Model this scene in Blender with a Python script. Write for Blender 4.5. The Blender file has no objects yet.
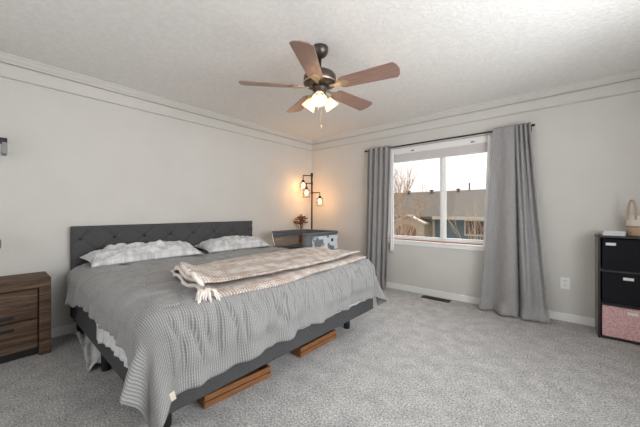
import bpy, bmesh, math, random
import numpy as np
from mathutils import Vector, Matrix, noise as mnoise

SC = bpy.context.scene
COL = SC.collection
PI = math.pi
random.seed(7)

# ------------------------------------------------------------------ camera, world, light, exposure
CAM = Vector((3.488, -3.875, 1.137))
F = Vector((-0.648, 0.762, 0)).normalized()
R = Vector((0.762, 0.648, 0)).normalized()
cam_d = bpy.data.cameras.new('camera')
cam = bpy.data.objects.new('camera', cam_d); COL.objects.link(cam)
cam.matrix_world = Matrix((
    (R.x, 0, -F.x, CAM.x), (R.y, 0, -F.y, CAM.y), (0, 1, 0, CAM.z), (0, 0, 0, 1)))
cam_d.sensor_width = 36.0
cam_d.lens = 284.0 / 640.0 * 36.0
cam_d.shift_y = -2.5 / 640.0
cam_d.clip_start = 0.02
cam_d.clip_end = 300
SC.camera = cam

world = bpy.data.worlds.new('sky'); SC.world = world
world.use_nodes = True
wn = world.node_tree.nodes; wl = world.node_tree.links
bg = wn['Background']
tc = wn.new('ShaderNodeTexCoord'); sep = wn.new('ShaderNodeSeparateXYZ')
cr = wn.new('ShaderNodeValToRGB')
wl.new(tc.outputs['Generated'], sep.inputs[0]); wl.new(sep.outputs['Z'], cr.inputs[0])
cr.color_ramp.elements[0].position = 0.0; cr.color_ramp.elements[0].color = (1.0, 0.95, 0.92, 1)
cr.color_ramp.elements[1].position = 0.7; cr.color_ramp.elements[1].color = (0.93, 0.96, 1.0, 1)
wl.new(cr.outputs[0], bg.inputs[0])
bg.inputs[1].default_value = 1.25

def lamp(name, kind, loc, rot, energy, color=(1, 1, 1), **kw):
    d = bpy.data.lights.new(name, kind); d.energy = energy; d.color = color
    for k, v in kw.items(): setattr(d, k, v)
    o = bpy.data.objects.new(name, d); COL.objects.link(o)
    o.location = loc; o.rotation_euler = rot
    return o
# overcast daylight coming down through the bedroom window
lamp('daylight_sun', 'SUN', (2, 6, 6), (math.radians(-48), 0, math.radians(-8)), 5.2, (0.98, 0.99, 1.0), angle=math.radians(75))
# added fill lights outside two made-up windows behind and right of the camera
lamp('added_fill_right', 'AREA', (4.62, -2.5, 1.45), (0, math.radians(106), 0), 92, (0.94, 0.975, 1.0), shape='RECTANGLE', size=1.3, size_y=2.2)
lamp('added_fill_front', 'AREA', (1.9, -5.22, 1.45), (math.radians(106), 0, 0), 14, (0.94, 0.975, 1.0), shape='RECTANGLE', size=1.9, size_y=1.3)

vs = SC.view_settings
vs.view_transform = 'Standard'
vs.look = 'None'
vs.exposure = 0.0
vs.gamma = 1.0
vs.use_curve_mapping = False

# ------------------------------------------------------------------ materials
def srgb(r, g, b):
    f = lambda c: (c / 255) / 12.92 if c / 255 <= 0.04045 else ((c / 255 + 0.055) / 1.055) ** 2.4
    return (f(r), f(g), f(b), 1)

class NT:
    def __init__(s, name):
        s.m = bpy.data.materials.new(name); s.m.use_nodes = True
        s.n = s.m.node_tree.nodes; s.l = s.m.node_tree.links
        s.b = s.n['Principled BSDF']; s.o = s.n['Material Output']
    def add(s, t, **kw):
        n = s.n.new(t)
        for k, v in kw.items():
            if k in n.inputs: n.inputs[k].default_value = v
            else: setattr(n, k, v)
        return n
    def link(s, a, b): s.l.new(a, b)

def mat(name, c1, c2=None, rough=0.8, nscale=20, detail=4, stretch=(1, 1, 1), bump=0.0, bscale=None,
        bdist=0.01, metal=0.0, lo=0.35, hi=0.65, coord='Object', spec=0.5, sheen=0.0):
    t = NT(name)
    t.b.inputs['Roughness'].default_value = rough
    t.b.inputs['Metallic'].default_value = metal
    t.b.inputs['Specular IOR Level'].default_value = spec
    if sheen: t.b.inputs['Sheen Weight'].default_value = sheen
    t.b.inputs['Base Color'].default_value = c1
    tcn = t.add('ShaderNodeTexCoord'); mp = t.add('ShaderNodeMapping')
    mp.inputs['Scale'].default_value = stretch
    t.link(tcn.outputs[coord], mp.inputs[0])
    no = t.add('ShaderNodeTexNoise', Scale=nscale, Detail=detail)
    t.link(mp.outputs[0], no.inputs['Vector'])
    if c2 is not None:
        r = t.add('ShaderNodeValToRGB')
        r.color_ramp.elements[0].position = lo; r.color_ramp.elements[0].color = c1
        r.color_ramp.elements[1].position = hi; r.color_ramp.elements[1].color = c2
        t.link(no.outputs[0], r.inputs[0]); t.link(r.outputs[0], t.b.inputs['Base Color'])
    if bump:
        nb = t.add('ShaderNodeTexNoise', Scale=bscale or nscale, Detail=3)
        t.link(mp.outputs[0], nb.inputs['Vector'])
        bp = t.add('ShaderNodeBump', Strength=bump, Distance=bdist)
        t.link(nb.outputs[0], bp.inputs['Height']); t.link(bp.outputs[0], t.b.inputs['Normal'])
    return t.m

M = {}
M['wall'] = mat('wall_paint', srgb(207, 204, 199), srgb(210, 207, 202), 0.85, 3, bump=0.5, bscale=75, bdist=0.004)
M['ceiling'] = mat('ceiling_paint', srgb(228, 226, 223), srgb(233, 231, 228), 0.9, 26, lo=.45, hi=.6, bump=0.7, bscale=48, bdist=0.007)
M['trim'] = mat('white_trim_paint', srgb(236, 235, 232), None, 0.4)
M['vinyl'] = mat('white_vinyl', srgb(238, 236, 234), None, 0.35)

def carpet():
    t = NT('carpet_pile'); t.b.inputs['Roughness'].default_value = 1.0
    t.b.inputs['Specular IOR Level'].default_value = 0.05
    tcn = t.add('ShaderNodeTexCoord')
    a = t.add('ShaderNodeTexNoise', Scale=90.0, Detail=5.0, Roughness=0.85)
    b = t.add('ShaderNodeTexNoise', Scale=9.0, Detail=5.0)
    for n in (a, b): t.link(tcn.outputs['Object'], n.inputs['Vector'])
    r = t.add('ShaderNodeValToRGB')
    r.color_ramp.elements[0].position = 0.37; r.color_ramp.elements[0].color = srgb(112, 109, 107)
    r.color_ramp.elements[1].position = 0.60; r.color_ramp.elements[1].color = srgb(238, 236, 234)
    t.link(a.outputs[0], r.inputs[0])
    r2 = t.add('ShaderNodeValToRGB')
    r2.color_ramp.elements[0].position = 0.35; r2.color_ramp.elements[0].color = (0.80, 0.80, 0.80, 1)
    r2.color_ramp.elements[1].position = 0.65; r2.color_ramp.elements[1].color = (1, 1, 1, 1)
    t.link(b.outputs[0], r2.inputs[0])
    mx = t.add('ShaderNodeMix', data_type='RGBA', blend_type='MULTIPLY'); mx.inputs[0].default_value = 1
    t.link(r.outputs[0], mx.inputs[6]); t.link(r2.outputs[0], mx.inputs[7])
    t.link(mx.outputs[2], t.b.inputs['Base Color'])
    bp = t.add('ShaderNodeBump', Strength=0.9, Distance=0.012)
    t.link(a.outputs[0], bp.inputs['Height']); t.link(bp.outputs[0], t.b.inputs['Normal'])
    return t.m
M['carpet'] = carpet()

def stripes(name, c_dark, c_light, period, stretch_v=0.0, coord='UV', rough=0.95, bump=0.5, second=0.0, blotch=None, bdist=.004, hk=.35):
    """woven cloth: fine ribs along u, optional second set along v"""
    t = NT(name); t.b.inputs['Roughness'].default_value = rough
    t.b.inputs['Specular IOR Level'].default_value = 0.1
    t.b.inputs['Sheen Weight'].default_value = 0.15
    tcn = t.add('ShaderNodeTexCoord'); sp = t.add('ShaderNodeSeparateXYZ')
    t.link(tcn.outputs[coord], sp.inputs[0])
    nz = t.add('ShaderNodeTexNoise', Scale=30.0, Detail=2.0); t.link(tcn.outputs[coord], nz.inputs['Vector'])
    def rib(out, per):
        m0 = t.add('ShaderNodeMath', operation='MULTIPLY_ADD'); m0.inputs[1].default_value = 0.35 * per
        t.link(nz.outputs[0], m0.inputs[0]); t.link(out, m0.inputs[2])
        m1 = t.add('ShaderNodeMath', operation='MULTIPLY'); m1.inputs[1].default_value = 2 * PI / per
        t.link(m0.outputs[0], m1.inputs[0])
        m2 = t.add('ShaderNodeMath', operation='SINE'); t.link(m1.outputs[0], m2.inputs[0])
        m3 = t.add('ShaderNodeMath', operation='MULTIPLY_ADD'); m3.inputs[1].default_value = .5; m3.inputs[2].default_value = .5
        t.link(m2.outputs[0], m3.inputs[0]); return m3.outputs[0]
    h = rib(sp.outputs[0], period)
    if second:
        h2 = rib(sp.outputs[1], second)
        m0_ = t.add('ShaderNodeMath', operation='MULTIPLY'); t.link(h, m0_.inputs[0]); t.link(h2, m0_.inputs[1])
        mm = t.add('ShaderNodeMath', operation='MULTIPLY'); mm.inputs[1].default_value = 1.0 if hk < .5 else 1 - hk; t.link(m0_.outputs[0], mm.inputs[0])
        md = t.add('ShaderNodeMath', operation='ADD'); t.link(mm.outputs[0], md.inputs[0])
        ms = t.add('ShaderNodeMath', operation='MULTIPLY'); ms.inputs[1].default_value = hk; t.link(h, ms.inputs[0])
        t.link(ms.outputs[0], md.inputs[1]); h = md.outputs[0]
    r = t.add('ShaderNodeValToRGB')
    r.color_ramp.elements[0].position = 0.15; r.color_ramp.elements[0].color = c_dark
    r.color_ramp.elements[1].position = 0.85; r.color_ramp.elements[1].color = c_light
    t.link(h, r.inputs[0]); colo = r.outputs[0]
    if blotch:
        n2 = t.add('ShaderNodeTexNoise', Scale=blotch[1], Detail=3.0); t.link(tcn.outputs[coord], n2.inputs['Vector'])
        r3 = t.add('ShaderNodeValToRGB')
        r3.color_ramp.elements[0].position = .42; r3.color_ramp.elements[0].color = (1, 1, 1, 1)
        r3.color_ramp.elements[1].position = .6; r3.color_ramp.elements[1].color = blotch[0]
        t.link(n2.outputs[0], r3.inputs[0])
        mx = t.add('ShaderNodeMix', data_type='RGBA', blend_type='MULTIPLY'); mx.inputs[0].default_value = 1
        t.link(colo, mx.inputs[6]); t.link(r3.outputs[0], mx.inputs[7]); colo = mx.outputs[2]
    t.link(colo, t.b.inputs['Base Color'])
    bp = t.add('ShaderNodeBump', Strength=bump, Distance=bdist)
    t.link(h, bp.inputs['Height']); t.link(bp.outputs[0], t.b.inputs['Normal'])
    return t.m
M['comforter'] = stripes('grey_seersucker', srgb(134, 133, 132), srgb(170, 169, 168), 0.011, second=0.016, bump=0.6, hk=.6)
M['throw'] = stripes('chunky_knit', srgb(200, 188, 179), srgb(250, 246, 241), 0.020, second=0.018, bump=1.0, blotch=((0.78, 0.67, 0.61, 1), 13.0), bdist=.008)
M['pillow'] = stripes('pillow_print', srgb(206, 206, 207), srgb(222, 221, 220), 0.03, second=0.02, bump=0.1, blotch=((0.74, 0.74, 0.76, 1), 16.0))
M['sheet'] = mat('white_sheet', srgb(222, 222, 222), srgb(200, 200, 202), 0.9, 30)
M['bed_fabric'] = mat('charcoal_upholstery', srgb(70, 70, 71), srgb(88, 88, 89), 0.95, 250, spec=.15, bump=0.3, bscale=400, bdist=.002)
M['bed_leg'] = mat('black_leg', srgb(24, 24, 26), None, 0.5)
M['mattress'] = mat('mattress_cloth', srgb(205, 205, 205), None, 0.9)
M['curtain'] = mat('grey_curtain_cloth', srgb(147, 145, 145), srgb(155, 153, 153), 0.9, 90, stretch=(1, 1, .3), bump=.2, bscale=300, bdist=.002, spec=.2, sheen=.1)
M['sheer'] = mat('white_lining', srgb(240, 240, 240), None, 0.9)
M['black_metal'] = mat('black_metal', srgb(26, 26, 28), None, 0.4, metal=.3)
M['bronze'] = mat('dark_bronze', srgb(74, 66, 60), srgb(92, 82, 74), 0.35, 12, metal=.6)
M['brass'] = mat('antique_brass', srgb(176, 160, 136), None, 0.4, metal=.6)
M['lamp_metal'] = mat('oiled_bronze_pipe', srgb(70, 48, 36), None, 0.5, metal=.4)
M['blade'] = mat('walnut_blade', srgb(132, 104, 95), srgb(156, 126, 114), 0.32, 8, stretch=(1, 12, 12), lo=.3, hi=.7)
M['crate'] = mat('stained_pine', srgb(112, 72, 42), srgb(160, 108, 64), 0.6, 5, stretch=(14, 2, 22), lo=.3, hi=.7, bump=.2, bscale=8)
M['outlet'] = mat('white_plastic', srgb(238, 238, 236), None, 0.3)
M['dark_slot'] = mat('dark_slot', srgb(30, 30, 30), None, 0.6)
M['vent'] = mat('brown_vent_metal', srgb(42, 36, 32), None, 0.5, metal=.2)
M['shelf_black'] = mat('black_brown_laminate', srgb(38, 34, 33), None, 0.5)
M['shelf_side'] = mat('grey_brown_laminate', srgb(116, 108, 102), srgb(132, 124, 116), 0.5, 4, stretch=(12, 12, 1))
M['bin_black'] = mat('black_bin_cloth', srgb(24, 25, 29), srgb(34, 35, 40), 0.9, 200, spec=.2)
M['bin_pink'] = mat('pink_fur_print', srgb(196, 146, 150), srgb(226, 188, 188), 0.9, 110, lo=.42, hi=.55)
M['label'] = mat('white_label', srgb(228, 228, 226), None, 0.5)
M['basket_white'] = mat('white_rope', srgb(226, 214, 202), None, 0.9, bump=.5, bscale=60, stretch=(1, 1, 6))
M['basket_tan'] = mat('tan_rope', srgb(176, 150, 126), srgb(194, 170, 146), 0.9, 30, bump=.5, bscale=60, stretch=(1, 1, 6))
M['leather'] = mat('brown_leather', srgb(92, 62, 44), None, 0.6)
M['grey_steel'] = mat('grey_steel', srgb(120, 120, 122), None, 0.4, metal=.5)
M['bass_fabric'] = mat('slate_blue_fabric', srgb(92, 95, 99), srgb(106, 109, 113), 0.9, 60)
M['bass_light'] = mat('pale_grey_fabric', srgb(206, 210, 214), srgb(110, 116, 122), 0.9, 6, lo=.5, hi=.56)
M['flower'] = mat('dried_flower', srgb(86, 52, 38), srgb(142, 92, 62), 0.9, 40)
M['stem'] = mat('dry_stem', srgb(120, 86, 52), None, 0.9)
M['vase'] = mat('amber_vase', srgb(150, 92, 58), None, 0.3)
M['table_wood'] = mat('pale_wood', srgb(150, 118, 86), srgb(170, 138, 104), 0.6, 6, stretch=(1, 8, 1))
M['sill_reflection'] = mat('terracotta_reflection', srgb(168, 112, 88), None, 0.6)  # orange reflection on the sill, put in as a colour
M['shade_stack'] = mat('pale_blind_cloth', srgb(214, 209, 208), srgb(222, 217, 216), 0.8, 8, stretch=(1, 1, 60))
M['tag'] = mat('cream_tag', srgb(222, 214, 196), None, 0.8)
M['ext_blue'] = mat('blue_grey_siding', srgb(98, 113, 121), srgb(106, 121, 129), 0.8, 3, stretch=(.3, .3, 10))
M['ext_cream'] = mat('cream_stucco', srgb(172, 158, 140), srgb(186, 172, 154), 0.9, 10)
M['ext_trim'] = mat('cream_house_trim', srgb(190, 180, 166), None, 0.7)
M['ext_dark'] = mat('dark_house_window', srgb(74, 62, 56), srgb(98, 84, 74), 0.5, 4)
M['ext_brown'] = mat('brown_garage_stone', srgb(120, 92, 74), srgb(150, 120, 98), 0.9, 12)
M['ext_roof'] = mat('grey_shingles', srgb(76, 68, 59), srgb(116, 105, 92), 0.95, 9, lo=.42, hi=.58, stretch=(1, 3, 3), detail=5)
M['bark'] = mat('tan_bark', srgb(158, 134, 112), srgb(184, 158, 134), 0.9, 10)
M['grass'] = mat('winter_lawn', srgb(112, 108, 78), srgb(136, 128, 96), 1, 3)

def wood_rustic():
    t = NT('rustic_plank_wood'); t.b.inputs['Roughness'].default_value = .7
    t.b.inputs['Specular IOR Level'].default_value = .25
    tcn = t.add('ShaderNodeTexCoord'); mp = t.add('ShaderNodeMapping'); mp.inputs['Scale'].default_value = (14, 1.6, 22)
    t.link(tcn.outputs['Object'], mp.inputs[0])
    n = t.add('ShaderNodeTexNoise', Scale=1.6, Detail=6.0, Roughness=.65, Distortion=.6); t.link(mp.outputs[0], n.inputs['Vector'])
    r = t.add('ShaderNodeValToRGB'); e = r.color_ramp.elements
    e[0].position = .3; e[0].color = srgb(48, 40, 35); e[1].position = .72; e[1].color = srgb(128, 108, 90)
    m = e.new(.5); m.color = srgb(92, 72, 57)
    t.link(n.outputs[0], r.inputs[0]); t.link(r.outputs[0], t.b.inputs['Base Color'])
    bp = t.add('ShaderNodeBump', Strength=.4, Distance=.004); t.link(n.outputs[0], bp.inputs['Height']); t.link(bp.outputs[0], t.b.inputs['Normal'])
    return t.m
M['rustic'] = wood_rustic()

def glass(name, tint=(1, 1, 1, 1), refl=0.6):
    t = NT(name); t.n.remove(t.b)
    tr = t.add('ShaderNodeBsdfTransparent'); tr.inputs[0].default_value = tint
    gl = t.add('ShaderNodeBsdfGlossy'); gl.inputs['Roughness'].default_value = 0.02
    fr = t.add('ShaderNodeFresnel'); fr.inputs['IOR'].default_value = 1.3
    mu = t.add('ShaderNodeMath', operation='MULTIPLY'); mu.inputs[1].default_value = refl
    t.link(fr.outputs[0], mu.inputs[0])
    mx = t.add('ShaderNodeMixShader'); t.link(mu.outputs[0], mx.inputs[0])
    t.link(tr.outputs[0], mx.inputs[1]); t.link(gl.outputs[0], mx.inputs[2]); t.link(mx.outputs[0], t.o.inputs[0])
    return t.m
M['glass'] = glass('window_glass')
M['mesh'] = glass('sheer_mesh', (0.86, 0.84, 0.82, 1), .3)

def emis(name, col, strength, base=(1, 1, 1, 1)):
    t = NT(name); t.b.inputs['Base Color'].default_value = base
    t.b.inputs['Emission Color'].default_value = col; t.b.inputs['Emission Strength'].default_value = strength
    return t.m
M['bulb'] = emis('lit_bulb', (1.0, 0.86, 0.62, 1), 5.0)
M['edison'] = emis('lit_amber_bulb', (1.0, 0.62, 0.24, 1), 9.0)

def frosted():
    t = NT('frosted_shade_glass'); t.n.remove(t.b)
    d = t.add('ShaderNodeBsdfTranslucent'); d.inputs[0].default_value = (.90, .72, .54, 1)
    s = t.add('ShaderNodeBsdfDiffuse'); s.inputs[0].default_value = (.86, .74, .62, 1)
    tr = t.add('ShaderNodeBsdfTransparent')
    a = t.add('ShaderNodeMixShader'); a.inputs[0].default_value = .5
    t.link(d.outputs[0], a.inputs[1]); t.link(s.outputs[0], a.inputs[2])
    b = t.add('ShaderNodeMixShader'); b.inputs[0].default_value = .25
    t.link(a.outputs[0], b.inputs[1]); t.link(tr.outputs[0], b.inputs[2]); t.link(b.outputs[0], t.o.inputs[0])
    return t.m
M['frosted'] = frosted()

# ------------------------------------------------------------------ helpers
def link_bm(name, bm, m, parent=None, smooth=False, bevel=0, kind=None, label=None, solid=0, sub=0):
    bmesh.ops.recalc_face_normals(bm, faces=bm.faces)
    me = bpy.data.meshes.new(name); bm.to_mesh(me); bm.free()
    me.materials.append(m)
    if smooth:
        for p in me.polygons: p.use_smooth = True
    o = bpy.data.objects.new(name, me); COL.objects.link(o)
    if parent: o.parent = parent
    if bevel:
        b = o.modifiers.new('bevel', 'BEVEL'); b.width = bevel; b.segments = 2; b.limit_method = 'ANGLE'; b.angle_limit = math.radians(40)
    if sub:
        s = o.modifiers.new('sub', 'SUBSURF'); s.levels = sub; s.render_levels = sub
    if solid:
        s = o.modifiers.new('solid', 'SOLIDIFY'); s.thickness = solid; s.offset = 0
    if kind: o['kind'] = kind
    if label: o['label'] = label
    return o

def box(bm, x0, x1, y0, y1, z0, z1):
    vs_ = [bm.verts.new(c) for c in ((x0, y0, z0), (x1, y0, z0), (x1, y1, z0), (x0, y1, z0), (x0, y0, z1), (x1, y0, z1), (x1, y1, z1), (x0, y1, z1))]
    for f in ((0, 3, 2, 1), (4, 5, 6, 7), (0, 1, 5, 4), (1, 2, 6, 5), (2, 3, 7, 6), (3, 0, 4, 7)):
        bm.faces.new([vs_[i] for i in f])

def boxes(name, lst, m, parent=None, **kw):
    bm = bmesh.new()
    for b in lst: box(bm, *b)
    return link_bm(name, bm, m, parent, **kw)

def tube(bm, pts, rad, seg=8, caps=True):
    pts = [Vector(p) for p in pts]; rings = []
    rads = rad if isinstance(rad, (list, tuple)) else [rad] * len(pts)
    for i, p in enumerate(pts):
        d = (pts[min(i + 1, len(pts) - 1)] - pts[max(i - 1, 0)])
        if d.length < 1e-9: d = Vector((0, 0, 1))
        d.normalize()
        a = Vector((0, 0, 1)) if abs(d.z) < 0.9 else Vector((1, 0, 0))
        u = d.cross(a).normalized(); v = d.cross(u).normalized()
        rings.append([bm.verts.new(p + (u * math.cos(2 * PI * k / seg) + v * math.sin(2 * PI * k / seg)) * rads[i]) for k in range(seg)])
    for i in range(len(rings) - 1):
        for k in range(seg):
            bm.faces.new((rings[i][k], rings[i][(k + 1) % seg], rings[i + 1][(k + 1) % seg], rings[i + 1][k]))
    if caps:
        bm.faces.new(rings[0][::-1]); bm.faces.new(rings[-1])

def lathe(bm, prof, c=(0, 0, 0), seg=24, M4=None, closed_ends=True):
    rings = []
    for r, z in prof:
        ring = []
        for k in range(seg):
            v = Vector((r * math.cos(2 * PI * k / seg), r * math.sin(2 * PI * k / seg), z))
            if M4 is not None: v = M4 @ v
            ring.append(bm.verts.new(v + Vector(c)))
        rings.append(ring)
    for i in range(len(rings) - 1):
        for k in range(seg):
            bm.faces.new((rings[i][k], rings[i][(k + 1) % seg], rings[i + 1][(k + 1) % seg], rings[i + 1][k]))
    if closed_ends:
        bm.faces.new(rings[0][::-1]); bm.faces.new(rings[-1])

def grid_mesh(name, X, Y, Z, U, V, m, parent=None, solid=0.0, close_u=False, label=None):
    """X.. are 2-D numpy arrays; keeps UVs for woven materials"""
    n, k = X.shape
    verts = np.stack([X, Y, Z], -1).reshape(-1, 3)
    faces = []
    for i in range(n - 1):
        for j in range(k - 1):
            faces.append((i * k + j, (i + 1) * k + j, (i + 1) * k + j + 1, i * k + j + 1))
    me = bpy.data.meshes.new(name)
    me.from_pydata(verts.tolist(), [], faces)
    uv = me.uv_layers.new(name='UVMap')
    li = np.zeros(len(me.loops), dtype=np.int32); me.loops.foreach_get('vertex_index', li)
    co = np.stack([U, V], -1).reshape(-1, 2)[li]
    uv.data.foreach_set('uv', co.astype(np.float32).ravel())
    me.materials.append(m)
    me.polygons.foreach_set('use_smooth', [True] * len(me.polygons))
    o = bpy.data.objects.new(name, me); COL.objects.link(o)
    if parent: o.parent = parent
    if solid:
        s = o.modifiers.new('solid', 'SOLIDIFY'); s.thickness = solid; s.offset = -1
    if label: o['label'] = label
    return o

def empty(name, label, cat, loc=(0, 0, 0), group=None, rotz=0):
    o = bpy.data.objects.new(name, None); COL.objects.link(o); o.empty_display_size = .1
    o.location = loc; o.rotation_euler = (0, 0, rotz)
    o['label'] = label; o['category'] = cat
    if group: o['group'] = group
    return o
def tag(o, label, cat, group=None):
    o['label'] = label; o['category'] = cat
    if group: o['group'] = group
    return o
def copy_tree(o, parent=None):
    c = o.copy(); COL.objects.link(c); c.parent = parent
    for ch in o.children: copy_tree(ch, c)
    return c

def vnoise(x, y, s=1.0, seed=0.0):
    f = np.vectorize(lambda a, b: mnoise.noise(Vector((a * s, b * s, seed))))
    return f(x, y)
def sstep(a, b, x):
    t = np.clip((x - a) / (b - a), 0, 1); return t * t * (3 - 2 * t)

# ------------------------------------------------------------------ room shell
XR, YF, H = 4.45, -5.05, 2.415
T = 0.16
WX0, WX1, WZ0, WZ1 = 1.50, 3.05, 0.715, 2.05          # bedroom window opening
st = 'structure'
boxes('floor', [(-T, XR + T, YF - T, T, -0.12, 0)], M['carpet'], kind=st)
boxes('ceiling', [(-T, XR + T, YF - T, T, H, H + .12)], M['ceiling'], kind=st)
boxes('wall_left', [(-T, 0, YF - T, T, 0, H)], M['wall'], kind=st)
def wall_open(name, axis, pos0, pos1, a0, a1, o0, o1, z0, z1):
    L = [(a0, o0, 0, H), (o1, a1, 0, H), (o0, o1, 0, z0), (o0, o1, z1, H)]
    bm = bmesh.new()
    for s0, s1, h0, h1 in L:
        if axis == 'x': box(bm, s0, s1, pos0, pos1, h0, h1)
        else: box(bm, pos0, pos1, s0, s1, h0, h1)
    return link_bm(name, bm, M['wall'], kind=st)
wall_open('wall_back', 'x', 0, T, 0, XR, WX0, WX1, WZ0, WZ1)
wall_open('wall_front', 'x', YF - T, YF, 0, XR, 0.95, 2.85, 0.8, 2.1)  # unseen opening added for the front fill light
wall_open('wall_right', 'y', XR, XR + T, YF - T, T, -3.6, -1.4, 0.8, 2.1)  # unseen opening added for the right fill light
for nm, bx_ in (('baseboard_left', (0, .013, YF, -.0, 0, .083)), ('baseboard_back', (.013, XR, -.013, 0, 0, .083)),
                ('baseboard_right', (XR - .013, XR, YF, -.013, 0, .083)), ('baseboard_front', (.013, XR - .013, YF, YF + .013, 0, .083))):
    boxes(nm, [bx_], M['trim'], kind=st, bevel=.004)
# crown moulding profile (out from wall, z) and the flat frieze board under it
CP = [(0, 2.352), (.026, 2.352), (.028, 2.362), (.034, 2.366), (.050, 2.380), (.060, 2.398), (.072, 2.402), (.072, H), (0, H)]
def crown(name, which):
    bm = bmesh.new(); a = []; b = []
    for d, z in CP:
        if which == 'left': a.append(bm.verts.new((d, YF, z))); b.append(bm.verts.new((d, -d, z)))
        else: a.append(bm.verts.new((d, -d, z))); b.append(bm.verts.new((XR, -d, z)))
    n = len(CP)
    for i in range(n): bm.faces.new((a[i], a[(i + 1) % n], b[(i + 1) % n], b[i]))
    bm.faces.new(a); bm.faces.new(b[::-1])
    return link_bm(name, bm, M['wall'], kind=st)
crown('trim_1', 'left'); crown('trim_2', 'back')
boxes('trim_3', [(0, .016, YF, 0, 2.243, 2.340), (0, .026, YF, 0, 2.232, 2.242)], M['wall'], kind=st, bevel=.003)
boxes('trim_4', [(.016, XR, -.016, 0, 2.243, 2.340), (.026, XR, -.026, 0, 2.232, 2.242)], M['wall'], kind=st, bevel=.003)

# ------------------------------------------------------------------ bedroom window
w = boxes('window_1', [(WX0, WX1, .075, .135, WZ0, WZ0 + .04), (WX0, WX1, .075, .135, WZ1 - .05, WZ1),
                       (WX0, WX0 + .04, .075, .135, WZ0 + .04, WZ1 - .05), (WX1 - .04, WX1, .075, .135, WZ0 + .04, WZ1 - .05),
                       (2.259, 2.295, .07, .13, WZ0 + .04, WZ1 - .05)], M['vinyl'], kind=st, bevel=.004)
for a, b, yy in ((WX0 + .04, 2.259, .085), (2.295, WX1 - .04, .10)):
    s = boxes('sash', [(a, b, yy, yy + .03, WZ0 + .04, WZ0 + .060), (a, b, yy, yy + .03, WZ1 - .085, WZ1 - .05),
                       (a, a + .017, yy, yy + .03, WZ0 + .060, WZ1 - .085), (b - .017, b, yy, yy + .03, WZ0 + .060, WZ1 - .085)], M['vinyl'], w, bevel=.003)
    boxes('pane', [(a + .017, b - .017, yy + .012, yy + .016, WZ0 + .060, WZ1 - .085)], M['glass'], s)
boxes('reflection_strip', [(WX0 + .01, WX1 - .01, .045, .074, WZ0 + .001, WZ0 + .016)], M['sill_reflection'], w)  # thin coloured strip standing in for an orange reflection on the sill
boxes('trim_5', [(WX0 - .03, WX1 + .03, -.022, .04, WZ0 - .018, WZ0 + .004), (WX0 - .015, WX1 + .015, -.012, 0, WZ0 - .06, WZ0 - .018)], M['trim'], kind=st, bevel=.004)
for nm, fr, pn in (  # made-up windows out of view, added to let the fill lights in
    ('added_window_front', [(.95, 2.85, YF - .13, YF - .08, .8, .85), (.95, 2.85, YF - .13, YF - .08, 2.05, 2.1), (.95, 1.0, YF - .13, YF - .08, .85, 2.05), (2.8, 2.85, YF - .13, YF - .08, .85, 2.05), (1.87, 1.93, YF - .13, YF - .08, .85, 2.05)], (1.0, 2.8, YF - .107, YF - .103, .85, 2.05)),
    ('added_window_right', [(XR + .08, XR + .13, -3.6, -1.4, .8, .85), (XR + .08, XR + .13, -3.6, -1.4, 2.05, 2.1), (XR + .08, XR + .13, -3.6, -3.55, .85, 2.05), (XR + .08, XR + .13, -1.45, -1.4, .85, 2.05), (XR + .08, XR + .13, -2.53, -2.47, .85, 2.05)], (XR + .103, XR + .107, -3.55, -1.45, .85, 2.05))):
    ww = boxes(nm, fr, M['vinyl'], kind=st)
    boxes('pane', [pn], M['glass'], ww)

# roller / cellular blind drawn up at the head of the window
bl = empty('window_blind', 'white cellular blind drawn up at the head of the bedroom window', 'blind', (2.275, .02, 1.86))
boxes('head_rail', [(-.765, .765, -.015, .03, .10, .185)], M['vinyl'], bl, bevel=.006)
bm = bmesh.new()
for i in range(9):
    box(bm, -.755, .755, -.008, .028, .004 + i * .0107, .004 + i * .0107 + .0085)
link_bm('shade_stack', bm, M['shade_stack'], bl)
boxes('bottom_rail', [(-.757, .757, -.010, .030, -.012, .003)], M['shade_stack'], bl, bevel=.003)
for x in (-.38, .38):
    boxes('clip', [(x - .02, x + .02, -.021, -.0155, .12, .135)], M['grey_steel'], bl)

# ------------------------------------------------------------------ outdoors
boxes('ground', [(-60, 60, 1.0, 90, -3.0, -2.9)], M['grass'], kind=st)
hs = empty('neighbour_house', 'blue-grey house with grey shingle roof outside the window', 'house', (0, 14, -2.9))
def H0(x, y, z): return (x, y - 14, z + 2.9)
boxes('wall', [(-2.45, 9, 0, 9, 0, 3.66)], M['ext_blue'], hs)
boxes('wall', [(-14, -2.45, .01, 9, 0, 3.66)], M['ext_cream'], hs, label='cream stucco wall')
bm = bmesh.new()
ev, rg, ez, rz = -.55, 4.6, 3.66, 5.56
prof = [(ev, ez - .1), (ev, ez + .04), (rg, rz), (2 * rg - ev, ez + .04), (2 * rg - ev, ez - .1), (rg, rz - .14)]
A = [bm.verts.new((-14.5, y, z)) for y, z in prof]; B = [bm.verts.new((9.5, y, z)) for y, z in prof]
for i in range(6): bm.faces.new((A[i], A[(i + 1) % 6], B[(i + 1) % 6], B[i]))
bm.faces.new(A); bm.faces.new(B[::-1])
rf = link_bm('roof', bm, M['ext_roof'], hs)
boxes('gutter', [(-2.4, 9.5, ev - .1, ev, ez - .12, ez + .05)], M['ext_trim'], rf)
for x in (-5.9, -4.1, -2.2, .3):
    bm = bmesh.new(); lathe(bm, [(.10, 0), (.10, .28), (.17, .28), (.17, .34)], (x, rg - .35, rz - .25), 10)
    link_bm('roof_vent', bm, M['ext_dark'], rf)
bm = bmesh.new(); lathe(bm, [(.05, 0), (.05, .6)], (-1.55, rg, rz - .1), 8); link_bm('roof_pipe', bm, M['ext_dark'], rf)
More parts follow.
